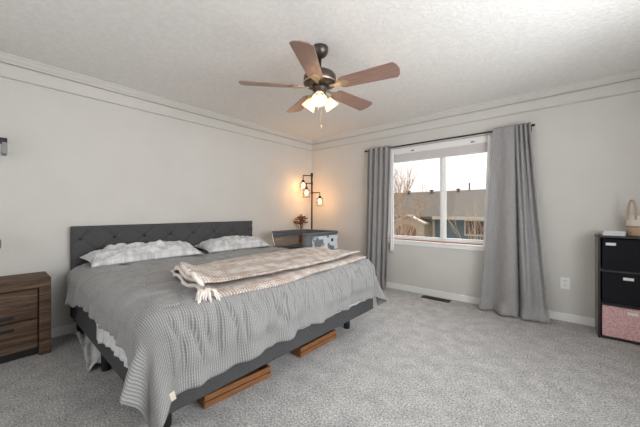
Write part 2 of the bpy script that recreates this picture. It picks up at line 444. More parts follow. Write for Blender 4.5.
hw = boxes('window_frame', [(-.78, .32, -.05, .0, 2.62, 2.72), (-.78, .32, -.05, .0, 3.46, 3.56), (-.78, -.70, -.05, 0, 2.72, 3.46), (.24, .32, -.05, 0, 2.72, 3.46), (-.27, -.20, -.05, 0, 2.72, 3.46)], M['ext_trim'], hs)
boxes('pane', [(-.70, .24, -.03, -.01, 2.72, 3.46)], M['ext_dark'], hw)
boxes('corner_post', [(-2.55, -2.42, -.12, .0, 0, 3.55)], M['ext_trim'], hs)
# little cream gable beside the blue wall, with its arched brown front
bm = bmesh.new()
gx0, gx1, gp, gz, gt = -4.75, -2.75, -3.72, 3.28, 3.72
pts = [(gx0, 0), (gx1, 0), (gx1, gz), (gp, gt), (gx0, gz)]
A = [bm.verts.new((x, -1.0, z)) for x, z in pts]; B = [bm.verts.new((x, .1, z)) for x, z in pts]
for i in range(5): bm.faces.new((A[i], A[(i + 1) % 5], B[(i + 1) % 5], B[i]))
bm.faces.new(A); bm.faces.new(B[::-1]); gb = link_bm('gable', bm, M['ext_cream'], hs)
bm = bmesh.new()
for (xa, za), (xb, zb) in (((gx0 - .12, gz - .05), (gp, gt)), ((gp, gt), (gx1 + .12, gz - .05))):
    v = [bm.verts.new(c) for c in ((xa, -1.15, za), (xb, -1.15, zb), (xb, -1.15, zb + .09), (xa, -1.15, za + .09), (xa, .1, za), (xb, .1, zb), (xb, .1, zb + .09), (xa, .1, za + .09))]
    for f in ((0, 1, 2, 3), (4, 7, 6, 5), (0, 4, 5, 1), (3, 2, 6, 7), (0, 3, 7, 4), (1, 5, 6, 2)): bm.faces.new([v[i] for i in f])
link_bm('gable_roof', bm, M['ext_trim'], gb)
bm = bmesh.new(); ar = []
for k in range(13):
    a = PI * k / 12; ar.append((-3.85 + .62 * math.cos(a), 2.86 + .34 * math.sin(a)))
ar = [(-3.23, 1.0)] + ar + [(-4.47, 1.0)]
A = [bm.verts.new((x, -1.06, z)) for x, z in ar]; B = [bm.verts.new((x, -.98, z)) for x, z in ar]
for i in range(len(ar)): bm.faces.new((A[i], A[(i + 1) % len(ar)], B[(i + 1) % len(ar)], B[i]))
bm.faces.new(A); bm.faces.new(B[::-1]); link_bm('arched_front', bm, M['ext_brown'], gb)

def bare_tree(name, base, height, seed, lean, label, levels=5, spread=.55, r0=.05, ratio=.6):
    rnd = random.Random(seed); bm = bmesh.new()
    def grow(p, d, L, r, lv):
        pts = [p]; q = p.copy(); dd = d.copy()
        for i in range(4):
            dd = (dd + Vector((rnd.uniform(-.12, .12), rnd.uniform(-.12, .12), .06))).normalized()
            q = q + dd * L / 4; pts.append(q.copy())
        tube(bm, pts, [r * (1 - .12 * i) for i in range(5)], 5 if lv > 2 else 4, caps=False)
        if lv <= 0: return
        n = 4 if lv >= 1 else 3
        for k in range(n):
            j = rnd.choice((2, 3, 4)) if k else 4
            nd = (dd + Vector((rnd.uniform(-1, 1), rnd.uniform(-1, 1), rnd.uniform(-.15, .5))) * spread).normalized()
            grow(pts[j], nd, L * rnd.uniform(ratio - .1, ratio + .12), r * .6, lv - 1)
    grow(Vector((0, 0, 0)), Vector(lean).normalized(), height, r0, levels)
    o = link_bm(name, bm, M['bark'], smooth=True); o.location = base
    return tag(o, label, 'tree')
bare_tree('bare_tree', (-.42, 4.6, -2.9), 2.5, 8, (0.02, 0, 1), 'bare tan tree outside the left pane, its branches against the sky', 5, .55, .05, .64)
bare_tree('bare_tree', (2.18, 3.6, -2.9), 2.4, 23, (.0, 0, 1), 'thin bare tree outside the right pane, beside the right curtain', 4, .45, .025, .6)

# ------------------------------------------------------------------ bed
bed = empty('upholstered_bed', 'king size bed frame covered in charcoal fabric with tufted headboard', 'bed', (1.03, -2.37, 0))
BX, BY = 1.03, -2.37
# headboard: front face relief of pressed diamonds with buttons
ny, nz = 260, 92
yy = np.linspace(-1.0, 1.0, ny); zz = np.linspace(.16, .995, nz)
Yg, Zg = np.meshgrid(yy, zz, indexing='ij')
a_, b_ = .2675, .25
uu = (Yg - .134) / a_; vv = (Zg - .875) / b_
g1 = np.abs(((uu + vv) + .5) % 1 - .5); g2 = np.abs(((uu - vv) + .5) % 1 - .5)
groove = np.exp(-(g1 / .07) ** 2) + np.exp(-(g2 / .07) ** 2)
edge = np.minimum(np.minimum(Yg + 1.0, 1.0 - Yg), np.minimum(.995 - Zg, 1)) / .02
Xg = .084 - .010 * np.minimum(groove, 1.3) - .014 * (1 - np.clip(edge, 0, 1)) ** 2
hb = grid_mesh('headboard', Xg - BX, Yg, Zg, Yg, Zg, M['bed_fabric'], bed)
hb2 = boxes('headboard_shell', [(.018 - BX, .062 - BX, -1.0, 1.0, .16, .995)], M['bed_fabric'], hb, bevel=.008)
bm = bmesh.new()
for j in range(-1, 3):
    for i in range(-4, 5):
        off = 0 if j % 2 == 0 else .5
        y = .134 + (i + off) * a_; z = .875 - j * b_ / 2
        if abs(y) > .97 or z < .5 or z > .97: continue
        bb = bmesh.new(); lathe(bb, [(.002, .010), (.009, .008), (.013, .003), (.013, -.004)], (0, 0, 0), 12, Matrix.Rotation(PI / 2, 4, 'Y'))
        ob = link_bm('button', bb, M['bed_leg'], hb, smooth=True); ob.location = (.072 - BX, y, z)
bm.free()
boxes('foot_rail', [(2.015 - BX, 2.06 - BX, -1.0, 1.0, .16, .40)], M['bed_fabric'], bed, bevel=.012)
for s in (-1, 1):
    y0, y1 = (-1.0, -.955) if s < 0 else (.955, 1.0)
    boxes('side_rail', [(.085 - BX, 2.013 - BX, y0, y1, .16, .40)], M['bed_fabric'], bed, bevel=.012)
boxes('slats', [(.10 + i * .19 - BX, .18 + i * .19 - BX, -.95, .95, .345, .362) for i in range(10)], M['table_wood'], bed)
for x, y in ((1.89, -3.26), (1.895, -1.60), (1.0, -3.315), (1.0, -1.43), (.13, -3.31), (.13, -1.42), (1.0, -2.37)):
    bm = bmesh.new(); lathe(bm, [(.030, 0), (.036, .20 if abs(y + 2.37) > .1 else .34)], (x - BX, y - BY, 0), 20)
    link_bm('leg', bm, M['bed_leg'], bed, smooth=False)
ma = tag(boxes('mattress', [(.09, 2.01, -3.32, -1.42, .363, .635)], M['mattress'], bevel=.05), 'thick white mattress under the grey comforter, on the charcoal bed', 'mattress')

# comforter draped over mattress
XF_, YN, YFAR, ZT = 2.085, -3.405, -1.335, .665
Lf, Ln, Lfar = .345, .27, .27
P = np.linspace(.20, XF_ + Lf, 165); Q = np.linspace(YN - Ln, YFAR + Lfar, 190)
Pg, Qg = np.meshgrid(P, Q, indexing='ij')
n_big = vnoise(Pg, Qg, 2.3, 1.0); n_med = vnoise(Pg, Qg, 6.0, 5.0); n_sm = vnoise(Pg, Qg, 15.0, 9.0)
RR = .13
dx = np.maximum(0, Pg - XF_ + RR * .9); dn = np.maximum(0, YN + RR * .9 - Qg); df = np.maximum(0, Qg - YFAR + RR * .9)
dyv = dn + df
sgn = np.where(dn > 0, -1.0, 1.0)
r = np.hypot(dx, dyv); phi = np.arctan2(dyv, np.maximum(dx, 1e-9))
# hem unevenness
scale = 1 + .05 * vnoise(Pg * 0 + Qg * 1.0, Pg, 3.0, 2.0)
r = r * scale
r = r * np.where(dx > dyv, 1 - .07 * sstep(-2.9, -2.4, Qg), 1)
r = r * np.where(dn > 0, 1 - .22 * sstep(.5, .8, Pg) * (1 - sstep(1.75, 2.05, Pg)), 1)
th = np.minimum(r / RR, PI / 2)
s_ = np.maximum(0, r - RR * PI / 2)
out = RR * np.sin(th); drop = RR * (1 - np.cos(th))
corner = np.clip(np.minimum(dx, dyv) / np.maximum(np.maximum(dx, dyv), 1e-6), 0, 1)
cmask = sstep(.05, .5, corner)
along = np.where(dx > dyv, Qg, Pg)
fl = np.sin(along * 19 + 2.5 * n_big) * .5 + np.sin(along * 41 + 3 * n_med) * .3 + .5 * vnoise(along, along * 0, 9, 3.3)
flute = .030 * fl * np.clip(s_ / .22, 0, 1) * (1 - cmask)
lobes = (.10 + .065 * np.cos(4 * (phi - PI / 4) * 1.0 + PI) + .045 * sstep(.9, 1.3, phi) + .03 * np.sin(phi * 11 + s_ * 9)) * (s_ / .30) * cmask
slope = .10
out = out + s_ * slope + np.maximum(flute, -.004 - s_ * slope * .6) + lobes * .9
drop = drop + s_ * (1 - .04)
ux = np.where(r > 0, np.cos(phi), 0); uy = np.where(r > 0, np.sin(phi), 0)
core_x = np.minimum(Pg, XF_ - RR * .9); core_y = np.clip(Qg, YN + RR * .9, YFAR - RR * .9)
X = core_x + ux * out; Y = core_y + sgn * uy * out
top = np.exp(-(r / .12) ** 2)
puff = .020 * n_big + .018 * n_med + .006 * n_sm
# soft cross creases on top and gathered pleats running over the foot edge
cre = np.abs(vnoise(Pg * 1.0, Qg * .35, 7.0, 21.0)); 
puff += -.016 * np.exp(-(cre / .07) ** 2) * top
cre2 = np.abs(vnoise(Pg * .5, Qg * 1.6, 5.0, 63.0)); puff += -.010 * np.exp(-(cre2 / .05) ** 2) * top
tucks = 0
for tx, ty, ta in ((.75, -2.95, .3), (.85, -2.3, -.2), (1.15, -3.05, .1), (.75, -1.9, .2), (.62, -2.55, 0), (.95, -2.65, .4), (1.1, -1.75, 0)):
    ca, sa = math.cos(ta), math.sin(ta)
    du = (Pg - tx) * ca + (Qg - ty) * sa; dv = -(Pg - tx) * sa + (Qg - ty) * ca
    tucks = tucks + np.exp(-(du / .014) ** 2 - (dv / .06) ** 2)
puff = puff - .022 * tucks
footm = sstep(.02, .12, dx) * (1 - sstep(.30, .40, dx)) * (1 - cmask)
pleat = np.abs(vnoise(Qg, Pg * .18, 13.0, 31.0))
gather = (.5 - np.exp(-(pleat / .10) ** 2)) * (.034 + .016 * vnoise(Qg, Pg * 0, 2.0, 77.0)) * footm + .008 * footm
X = X + gather; 
Z = ZT - drop + puff * (0.25 + .75 * top) 
# side folds also ruffle the near drape
sidem = sstep(.02, .12, dyv) * (1 - cmask)
Y = Y + sgn * sidem * (.5 - np.exp(-(np.abs(vnoise(Pg, Qg * .3, 9.0, 41.0)) / .12) ** 2)) * .010
# settle lower towards the head of the bed on the sides
Z = np.maximum(Z, .10)
cf = grid_mesh('comforter', X, Y, Z, Qg, Pg, M['comforter'], None, solid=.012)
tag(cf, 'rumpled grey ribbed comforter spread over the whole bed', 'comforter')
# paler turned-under lining edge at foot and side
def along_y(yv, s_out, zv): pass
tgb = bmesh.new(); box(tgb, 0, .004, -.012, .012, -.045, 0)
tg = link_bm('care_tag', tgb, M['tag'], cf, label='cream care tag'); tg.location = (2.138, -3.33, .315); tg.rotation_euler = (0.25, 0.1, 0)

# white sheet hanging below the comforter on the near side
Ps = np.linspace(.18, 1.97, 110); Vs = np.linspace(0, 1, 24)
Pg, Vg = np.meshgrid(Ps, Vs, indexing='ij')
hem = .345 + .05 * sstep(.3, .55, Pg) - .135 * sstep(1.0, 1.10, Pg) + .045 * sstep(1.1, 1.4, Pg) - .015 * vnoise(Pg, Pg * 0, 6, 3.0)
X = Pg; Z = .61 + (hem - .61) * Vg
Y = -3.378 - .010 * np.sin(Vg * 2.2) - (.006 * np.sin(Pg * 33 + Vg) + .005 * np.sin(Pg * 71)) * Vg ** 2 + 0.02 * (1 - Vg)
sh = grid_mesh('bed_sheet', X, Y, Z, Pg, Vg, M['sheet'], None, solid=.003)
tag(sh, 'white bed sheet hanging below the comforter over the near side rail', 'sheet')
# white / light lining band seen under the foot hem
Qs = np.linspace(-3.32, -1.42, 150); Qg, Vg = np.meshgrid(Qs, np.linspace(0, 1, 14), indexing='ij')
hem = .292 + .012 * vnoise(Qg, Qg * 0, 4, 8.0)
Z = .58 + (hem - .58) * Vg
X = 2.066 + .008 * np.sin(Vg * 2.5) + (.005 * np.sin(Qg * 47) + .003 * np.sin(Qg * 83)) * Vg ** 2
us = grid_mesh('blanket_edge', X, Qg, Z, Qg, Vg, M['sheet'], None, solid=.003)
us.name = 'blanket'
tag(us, 'thin pale blanket whose edge shows under the comforter at the bed foot', 'blanket')

# loose cloth trailing on the carpet below the near side rail
Us = np.linspace(0, 1, 60); Vg_ = np.linspace(0, 1, 16)
Ug, Vg = np.meshgrid(Us, Vg_, indexing='ij')
X = .10 + .86 * Ug; wv = .10 + .02 * np.sin(Ug * 9)
Y = -3.355 + (.05 * np.sin(Ug * 6.0)) * .35 + (Vg - .15) * wv - .035 * sstep(.8, 1, Ug)
Z = .010 + .045 * np.abs(np.sin(Vg * 5 + Ug * 6)) * (.6 + .4 * np.sin(Ug * 14)) + .05 * sstep(.3, 1, Vg) * sstep(0, .4, Ug)
lc = grid_mesh('trailing_sheet', X, Y, Z, Ug, Vg, M['sheet'], None, solid=.004)
tag(lc, 'pale grey crumpled sheet end trailing on the carpet under the near side rail', 'sheet')

# pillows
def pillow(cx, cy, lx, ly, hgt, rot, tilt, seed, label, zb):
    N = 70; a = np.linspace(-1, 1, N); b = np.linspace(-1, 1, N)
    Ag, Bg = np.meshgrid(a, b, indexing='ij')
    sh_ = (1 - np.abs(Ag) ** 2.6) ** .55 * (1 - np.abs(Bg) ** 3.2) ** .55
    pin = 1 - .07 * (1 - np.abs(Bg)) * 0
    ex = Ag * lx / 2 * (1 - .10 * (1 - Bg ** 2) * (np.abs(Ag) ** 6)); ey = Bg * ly / 2 * (1 - .06 * (1 - Ag ** 2) * (np.abs(Bg) ** 6))
    nb = vnoise(Ag * 2, Bg * 4, 1.2, seed); nm = vnoise(Ag * 2, Bg * 4, 3.2, seed + 3)
    ridge = np.exp(-(np.abs(vnoise(Ag * 1.6, Bg * 2.6, 1.3, seed + 7)) / .08) ** 2)
    zt = hgt * sh_ * (1 + .40 * nb + .05 * nm - .10 * ridge) + .004; zbm = -.02 * sh_ - .001
    Xa = np.concatenate([ex, ex[:, ::-1]], 1); Ya = np.concatenate([ey, ey[:, ::-1]], 1)
    Za = np.concatenate([zt, zbm[:, ::-1]], 1)
    Ua = np.concatenate([ex, ex[:, ::-1]], 1); Va = np.concatenate([ey, ey[:, ::-1]], 1)
    o = grid_mesh('pillow', Xa, Ya, Za, Ua, Va, M['pillow'])
    o.location = (cx, cy, zb); o.rotation_euler = (0, tilt, rot)
    tag(o, label, 'pillow', 'pillows at the headboard')
pillow(.325, -2.83, .40, .98, .120, .03, .10, 4.0, 'pale grey patterned pillow at the left end of the headboard, the longer one', .690)
pillow(.315, -1.83, .40, .86, .112, -.03, .10, 12.0, 'pale grey patterned pillow at the window end of the headboard, the shorter one', .690)

# knitted throw folded across the bed
L1 = np.linspace(0, 1, 220)
path = []   # folded cross section, x as a fraction of the width, z by layer
for k in range(34): path.append((1.0 - k / 33, 0.0))
for k in range(1, 9): a = PI * k / 9; path.append((-.03 * math.sin(a), .018 * (1 - math.cos(a))))
for k in range(32): path.append((k / 31 * .86, .036))
for k in range(1, 9): a = PI * k / 9; path.append((.86 + .035 * math.sin(a), .036 + .016 * (1 - math.cos(a))))
for k in range(26): path.append((.86 - k / 25 * .70, .068))
path = np.array(path); slen = np.concatenate([[0], np.cumsum(np.hypot(np.diff(path[:, 0]) * .7, np.diff(path[:, 1])))])
Tg, Sg = np.meshgrid(L1, np.arange(len(path)), indexing='ij')
px = path[Sg, 0]; pz = path[Sg, 1]; sl = slen[Sg]
layer = pz / .034
y_start = -2.985 - .10 * px - .02 * layer * (px > .5); y_end = -1.40 + .02 * px
Y = y_start + (y_end - y_start) * Tg
Y = Y + .02 * vnoise(px * 2, layer * 2.1, 2.0, 6.0) * (1 - Tg)
x0 = 1.37 - .15 * sstep(0, .45, Tg) + .02 * np.sin(Y * 5) + .10 * sstep(.8, 1, Tg)
x1 = 2.045 + .010 * np.sin(Y * 7 + 1) - .06 * sstep(.5, 1, Tg)
X = x0 + (x1 - x0) * px + .012 * vnoise(Y, layer * 1.7, 3.0, 2.0)
base = ZT + .014
wr = .013 * vnoise(X * 2.2, Y * 1.1, 3.4, 4.4) + .010 * np.sin((X - .16 * Y) * 24 + 3 * vnoise(X, Y, 1.5, 1.0)) * np.clip(layer - .5, 0, 1)
curl = np.exp(-(Tg / .05) ** 2)
Z = base + pz * (.62 + .6 * curl) + wr * np.clip(layer, .25, 1) + .014 * curl * np.sin(px * 11)
dd_ = np.clip(X - 1.968, 0, .12); Z -= (.13 - np.sqrt(.13 ** 2 - dd_ ** 2)) * .8
th_ = grid_mesh('knit_throw', X, Y, Z, Y, sl, M['throw'], None, solid=.016)
tag(th_, 'cream and dusty pink chunky knit throw folded across the bed', 'blanket')
rnd = random.Random(5)
# rolled hem of the open end
bm = bmesh.new()
Zend = Z[0]; Xend = X[0]; Yend = Y[0]
idx = list(range(0, len(path), 3))
tube(bm, [(Xend[i], Yend[i] - .004, Zend[i] - .006) for i in idx], [.013 + .003 * math.sin(i) for i in idx], 8)
link_bm('rolled_hem', bm, M['throw'], th_, smooth=True)
# knotted tassel hanging from the open front corner
bm = bmesh.new()
for i in range(15):
    a = i * .8; c = Vector((1.985 + .024 * math.cos(a * 1.7), -3.09 + .028 * math.sin(a), base + .015))
    q = rnd.uniform(-.03, .03); ln = rnd.uniform(.5, .95)
    tube(bm, [c, c + Vector((.03, -.010 + q * .5, .014)), c + Vector((.055 * ln, -.018 + q, -.006)), c + Vector((.07 * ln + rnd.uniform(-.01, .01), -.022 + q * 1.3, -.045 * ln)), c + Vector((.066 * ln, -.018 + q * 1.5, -.07 * ln))], [.008, .008, .007, .006, .004], 7)
link_bm('tassel', bm, M['throw'], th_, smooth=True, sub=1)

# ------------------------------------------------------------------ crates under the bed
cr0 = empty('wooden_crate', 'low slatted wooden crate under the bed, nearer the draped corner', 'crate', (1.955, -2.84, 0), 'wooden crates under the bed')
W_, L_, Hh = .40, .455, .076
boxes('front_slats', [(-.014, 0, -L_ / 2, L_ / 2, .004, .036), (-.014, 0, -L_ / 2, L_ / 2, .044, Hh)], M['crate'], cr0, bevel=.002)
boxes('rear_slats', [(-W_, -W_ + .012, -L_ / 2, L_ / 2, .004, .036), (-W_, -W_ + .012, -L_ / 2, L_ / 2, .044, Hh)], M['crate'], cr0)
for s in (-1, 1):
    y0, y1 = sorted((s * L_ / 2 * .995, s * (L_ / 2 - .014)))
    boxes('end_panel', [(-W_ + .013, -.015, y0, y1, .004, Hh)], M['crate'], cr0)
boxes('bottom', [(-W_ + .013, -.015, -L_ / 2 + .015, L_ / 2 - .015, 0.002, .010)], M['crate'], cr0)
cr0.rotation_euler = (0, 0, math.radians(-5))
cr1 = copy_tree(cr0); cr1.location = (1.955, -2.075, 0); cr1.rotation_euler = (0, 0, 0)
cr1['label'] = 'low slatted wooden crate under the bed, nearer the window side leg'

# ------------------------------------------------------------------ nightstand
ns = empty('nightstand', 'rustic brown plank nightstand with two drawers left of the bed', 'nightstand', (.19, -3.81, 0))
boxes('top', [(-.17, .175, -.275, .275, .535, .607)], M['rustic'], ns, bevel=.006)
for s in (-1, 1):
    y0, y1 = sorted((s * .275, s * .205))
    boxes('side_panel', [(-.17, .175, y0, y1, 0.0, .534)], M['rustic'], ns, bevel=.005)
boxes('body', [(-.165, .135, -.203, .203, .05, .533)], M['shelf_black'], ns)
for z0, z1 in ((.30, .525), (.065, .288)):
    d = boxes('drawer', [(.136, .158, -.198, .198, z0, z1)], M['rustic'], ns, bevel=.004)
    boxes('handle', [(.158, .166, -.07, .07, z0 + .02 if z0 > .2 else z1 - .06, z0 + .045 if z0 > .2 else z1 - .035)], M['dark_slot'], d)
boxes('plinth', [(-.16, .12, -.203, .203, .0, .049)], M['shelf_black'], ns)

# table lamp whose shade just peeks in, and small wall shelf
tl = empty('table_lamp', 'small grey-shaded lamp on the rustic nightstand at the left edge', 'lamp', (.20, -3.888, .608))
bm = bmesh.new(); lathe(bm, [(.055, 0), (.055, .012), (.012, .02), (.010, .25)], (0, 0, 0), 24); link_bm('base', bm, M['grey_steel'], tl, smooth=True)
bm = bmesh.new(); lathe(bm, [(.075, .232), (.088, .245), (.09, .30), (.075, .33)], (0, 0, 0), 28); link_bm('lamp_shade', bm, M['grey_steel'], tl, smooth=True)
sf = empty('wall_shelf', 'black wall shelf with grey metal bracket above the nightstand', 'shelf', (0, -3.95, 1.58))
boxes('board', [(.001, .14, -.25, .185, .105, .135)], M['black_metal'], sf, bevel=.004)
boxes('bracket', [(.13, .14, .155, .185, .01, .104), (.01, .129, .155, .185, .01, .03)], M['grey_steel'], sf, bevel=.003)
boxes('back_panel', [(.001, .010, -.25, .13, .0, .104)], M['black_metal'], sf)

# ------------------------------------------------------------------ curtains and rod
rod = empty('curtain_rod', 'thin black curtain rod above the bedroom window', 'curtain rod', (2.23, -.085, 2.055))
bm = bmesh.new(); tube(bm, [(-1.03, 0, 0), (1.02, 0, 0)], .010, 12); link_bm('rod', bm, M['black_metal'], rod, smooth=True)
for x in (-1.04, 1.03):
    bm = bmesh.new(); tube(bm, [(x - .012, 0, 0), (x + .012, 0, 0)], .0135, 12); link_bm('end_cap', bm, M['black_metal'], rod, smooth=True)
for x in (-1.0, 1.0):
    boxes('bracket', [(x - .01, x + .01, .0, .084, -.016, -.011), (x - .012, x + .012, .078, .084, -.04, .03)], M['black_metal'], rod)

def curtain(name, label, top, bot, foldf, base_top, base_bot, ztop, zbot, lining, outl):
    root = empty(name, label, 'curtain', ((top[0] + top[1]) / 2, 0, 0), 'grey curtains at the bedroom window')
    ns_, nv = 150, 90
    S, V = np.meshgrid(np.linspace(0, 1, ns_), np.linspace(0, 1, nv), indexing='ij')
    warp, fold = foldf(S, V)
    xl = top[0] + (bot[0] - top[0]) * V ** 1.3; xr = top[1] + (bot[1] - top[1]) * outl(V)
    X = xl + (xr - xl) * warp - root.location.x
    Y = base_top + (base_bot - base_top) * V + fold
    Z = ztop + (zbot - ztop) * V
    pud = sstep(.93, 1, V)
    Y = Y - pud * .03 * (1 + np.sin(S * 23))
    panel = grid_mesh('panel', X, Y, Z, S, V * 2, M['curtain'], root, solid=.004)
    if lining:
        x0, x1, x0b, x1b, zb = lining
        S, V = np.meshgrid(np.linspace(0, 1, 24), np.linspace(0, 1, 30), indexing='ij')
        X = x0 + (x0b - x0) * V + ((x1 + (x1b - x1) * V) - (x0 + (x0b - x0) * V)) * S - root.location.x
        Y = -.045 + .008 * np.sin(S * 14) ; Z = 2.04 + (zb - 2.04) * V
        grid_mesh('lining', X, Y + 0 * V, Z, S, V, M['sheer'], root, solid=.003, label='white lining strip')
    return root
def fold_r(S, V):
    # broad flat panel on the left, tight gathers on the right that fan out below
    g = sstep(.55, .70, S)
    f = .020 * np.sin(S * 9.5 + .4 - .5 * V) * (1 - g) * (.5 + .9 * V)
    f += g * (.024 * (1 - .8 * V) * np.sin(S * 56 - 1.0 * V) + .034 * V ** .7 * np.sin(S * 21 + 2.0 + .5 * V))
    f -= .055 * V ** 1.5 * np.exp(-((S - .40 - .02 * V) / .16) ** 2)      # belly
    f += .085 * V ** .8 * np.exp(-((S - .60) / .028) ** 2)                # deep valley
    f -= .07 * V ** 1.4 * np.exp(-((S - .78) / .13) ** 2)
    f += .006 * vnoise(S, V, 9, 3.0)
    w = S
    return w, f
def fold_l(S, V):
    f = .026 * np.sin(S * 29 + .6 * V) * (1 - .3 * S) + .010 * np.sin(S * 57 + 1) * (1 - V) + .02 * V * np.sin(S * 11)
    f += .004 * vnoise(S, V, 7, 5.0)
    return S, f
curtain('curtain', 'long grey curtain right of the window, pooling on the carpet', (2.885, 3.236), (2.765, 3.40), fold_r, -.105, -.17, 2.085, .012,
        (2.83, 2.90, 2.775, 2.84, .66), lambda v: v ** 1.15)
curtain('curtain', 'long grey curtain left of the window, behind the bed corner', (1.235, 1.619), (1.195, 1.583), fold_l, -.105, -.14, 2.085, .012,
        (1.57, 1.63, 1.575, 1.635, .55), lambda v: v)

# ------------------------------------------------------------------ outlet, floor vent
ot = empty('wall_outlet', 'white wall outlet low on the wall between curtain and cube shelf', 'outlet', (3.516, 0, .393))
boxes('plate', [(-.037, .037, -.006, 0, -.060, .060)], M['outlet'], ot, bevel=.002)
for z in (-.022, .022):
    so = boxes('socket', [(-.017, .017, -.008, -.0061, z - .014, z + .014)], M['outlet'], ot, bevel=.001)
    boxes('slots', [(-.009, -.006, -.0092, -.0081, z - .004, z + .008), (.006, .009, -.0092, -.0081, z - .004, z + .008), (-.002, .002, -.0092, -.0081, z - .011, z - .007)], M['dark_slot'], so)
vt = empty('floor_vent', 'dark metal floor register in the carpet below the window', 'vent', (2.25, -.115, 0))
boxes('frame', [(-.175, .175, -.052, -.042, 0, .008), (-.175, .175, .042, .052, 0, .008), (-.175, -.165, -.042, .042, 0, .008), (.165, .175, -.042, .042, 0, .008)], M['vent'], vt)
boxes('louvres', [(-.16 + i * .0165, -.152 + i * .0165, -.041, .041, 0.001, .006) for i in range(20)], M['vent'], vt)
boxes('well', [(-.164, .164, -.041, .041, .0003, .0009)], M['dark_slot'], vt)

# ------------------------------------------------------------------ cube shelf with bins
CX0, CX1, CY0, CY1, CZ = 3.738, 4.128, -.30, -.015, .915
cs = empty('cube_shelf', 'tall dark three-tier cube shelf against the window wall', 'shelf', ((CX0 + CX1) / 2, -.1575, 0))
hw_, hd = (CX1 - CX0) / 2, (CY1 - CY0) / 2
boxes('side_panel', [(-hw_, -hw_ + .016, -hd, hd, 0, CZ - .017)], M['shelf_side'], cs, label='grey-brown side panel')
boxes('side_panel', [(hw_ - .016, hw_, -hd, hd, 0, CZ - .017)], M['shelf_side'], cs)
boxes('top', [(-hw_ - .004, hw_ + .004, -hd - .004, hd, CZ - .016, CZ)], M['shelf_black'], cs, bevel=.002)
tiers = [.022, .318, .612]
for z in tiers: boxes('shelf_board', [(-hw_ + .0165, hw_ - .0165, -hd + .002, hd - .006, z - .016, z)], M['shelf_black'], cs)
boxes('back_panel', [(-hw_ + .0165, hw_ - .0165, hd - .005, hd, .01, CZ - .018)], M['shelf_black'], cs)
boxes('front_edges', [(-hw_, -hw_ + .016, -hd - .003, -hd - .0005, 0, CZ - .018), (hw_ - .016, hw_, -hd - .003, -hd - .0005, 0, CZ - .018)], M['shelf_black'], cs)
def bin_(z, h, m, lab, lx, label):
    b = empty('storage_bin', label, 'storage bin', ((CX0 + CX1) / 2, -.16, z + .002), 'storage bins in the cube shelf')
    w2, d2 = .166, .125
    bm = bmesh.new()
    box(bm, -w2, w2, -d2, -d2 + .006, 0, h); box(bm, -w2, w2, d2 - .006, d2, 0, h)
    box(bm, -w2, -w2 + .006, -d2 + .006, d2 - .006, 0, h); box(bm, w2 - .006, w2, -d2 + .006, d2 - .006, 0, h); box(bm, -w2 + .006, w2 - .006, -d2 + .006, d2 - .006, 0, .006)
    link_bm('box', bm, m, b)
    boxes('label_holder', [(lx - .032, lx + .032, -d2 - .003, -d2 - .0005, h - .055, h - .031)], lab, b, bevel=.001)
bin_(tiers[2], .272, M['bin_black'], M['label'], -.112, 'black fabric storage bin on the top tier of the cube shelf')
bin_(tiers[1], .270, M['bin_black'], M['label'], -.005, 'black fabric storage bin on the middle tier of the cube shelf')
bin_(tiers[0], .270, M['bin_pink'], M['label'], .02, 'pink patterned storage bin on the bottom tier of the cube shelf')
# folded cloth
fc = empty('folded_cloth', 'white folded cloth lying on the cube shelf beside the rope basket', 'cloth', (3.84, -.17, CZ))
for i, (z0, z1) in enumerate(((.001, .015), (.0155, .029), (.0295, .041))):
    boxes('fold', [(-.068 + .003 * i, .075, -.09, .09 - .004 * i, z0, z1)], M['label'], fc, bevel=.005)
# rope basket
bk = empty('rope_basket', 'two-tone white and tan rope basket on the cube shelf', 'basket', (4.035, -.15, CZ))
bm = bmesh.new(); 
prof = [(.001, .002)] + [(.098 + .004 * math.sin(k * 2.2), .004 + k * .010) for k in range(0, 9)]
lathe(bm, prof, (0, 0, 0), 40, closed_ends=False); link_bm('lower_body', bm, M['basket_tan'], bk, smooth=True, solid=.006)
bm = bmesh.new(); lathe(bm, [(.101 + .0035 * (k % 2), .087 + k * .0105) for k in range(0, 10)], (0, 0, 0), 40, closed_ends=False); link_bm('upper_body', bm, M['basket_white'], bk, smooth=True, solid=.006)
for deg in (218, 38):
    c, t_ = Vector((math.cos(math.radians(deg)), math.sin(math.radians(deg)), 0)) * .098, Vector((-math.sin(math.radians(deg)), math.cos(math.radians(deg)), 0))
    bm = bmesh.new(); pts = []
    for k in range(15):
        a = PI * k / 14; pts.append(c + t_ * (-.034 * math.cos(a)) + Vector((0, 0, .150 + .165 * math.sin(a) ** .8)))
    tube(bm, pts, .0085, 8); link_bm('handle', bm, M['basket_tan'], bk, smooth=True)
boxes('strap', [(-.108, -.103, -.06, -.045, .002, .03)], M['leather'], bk)

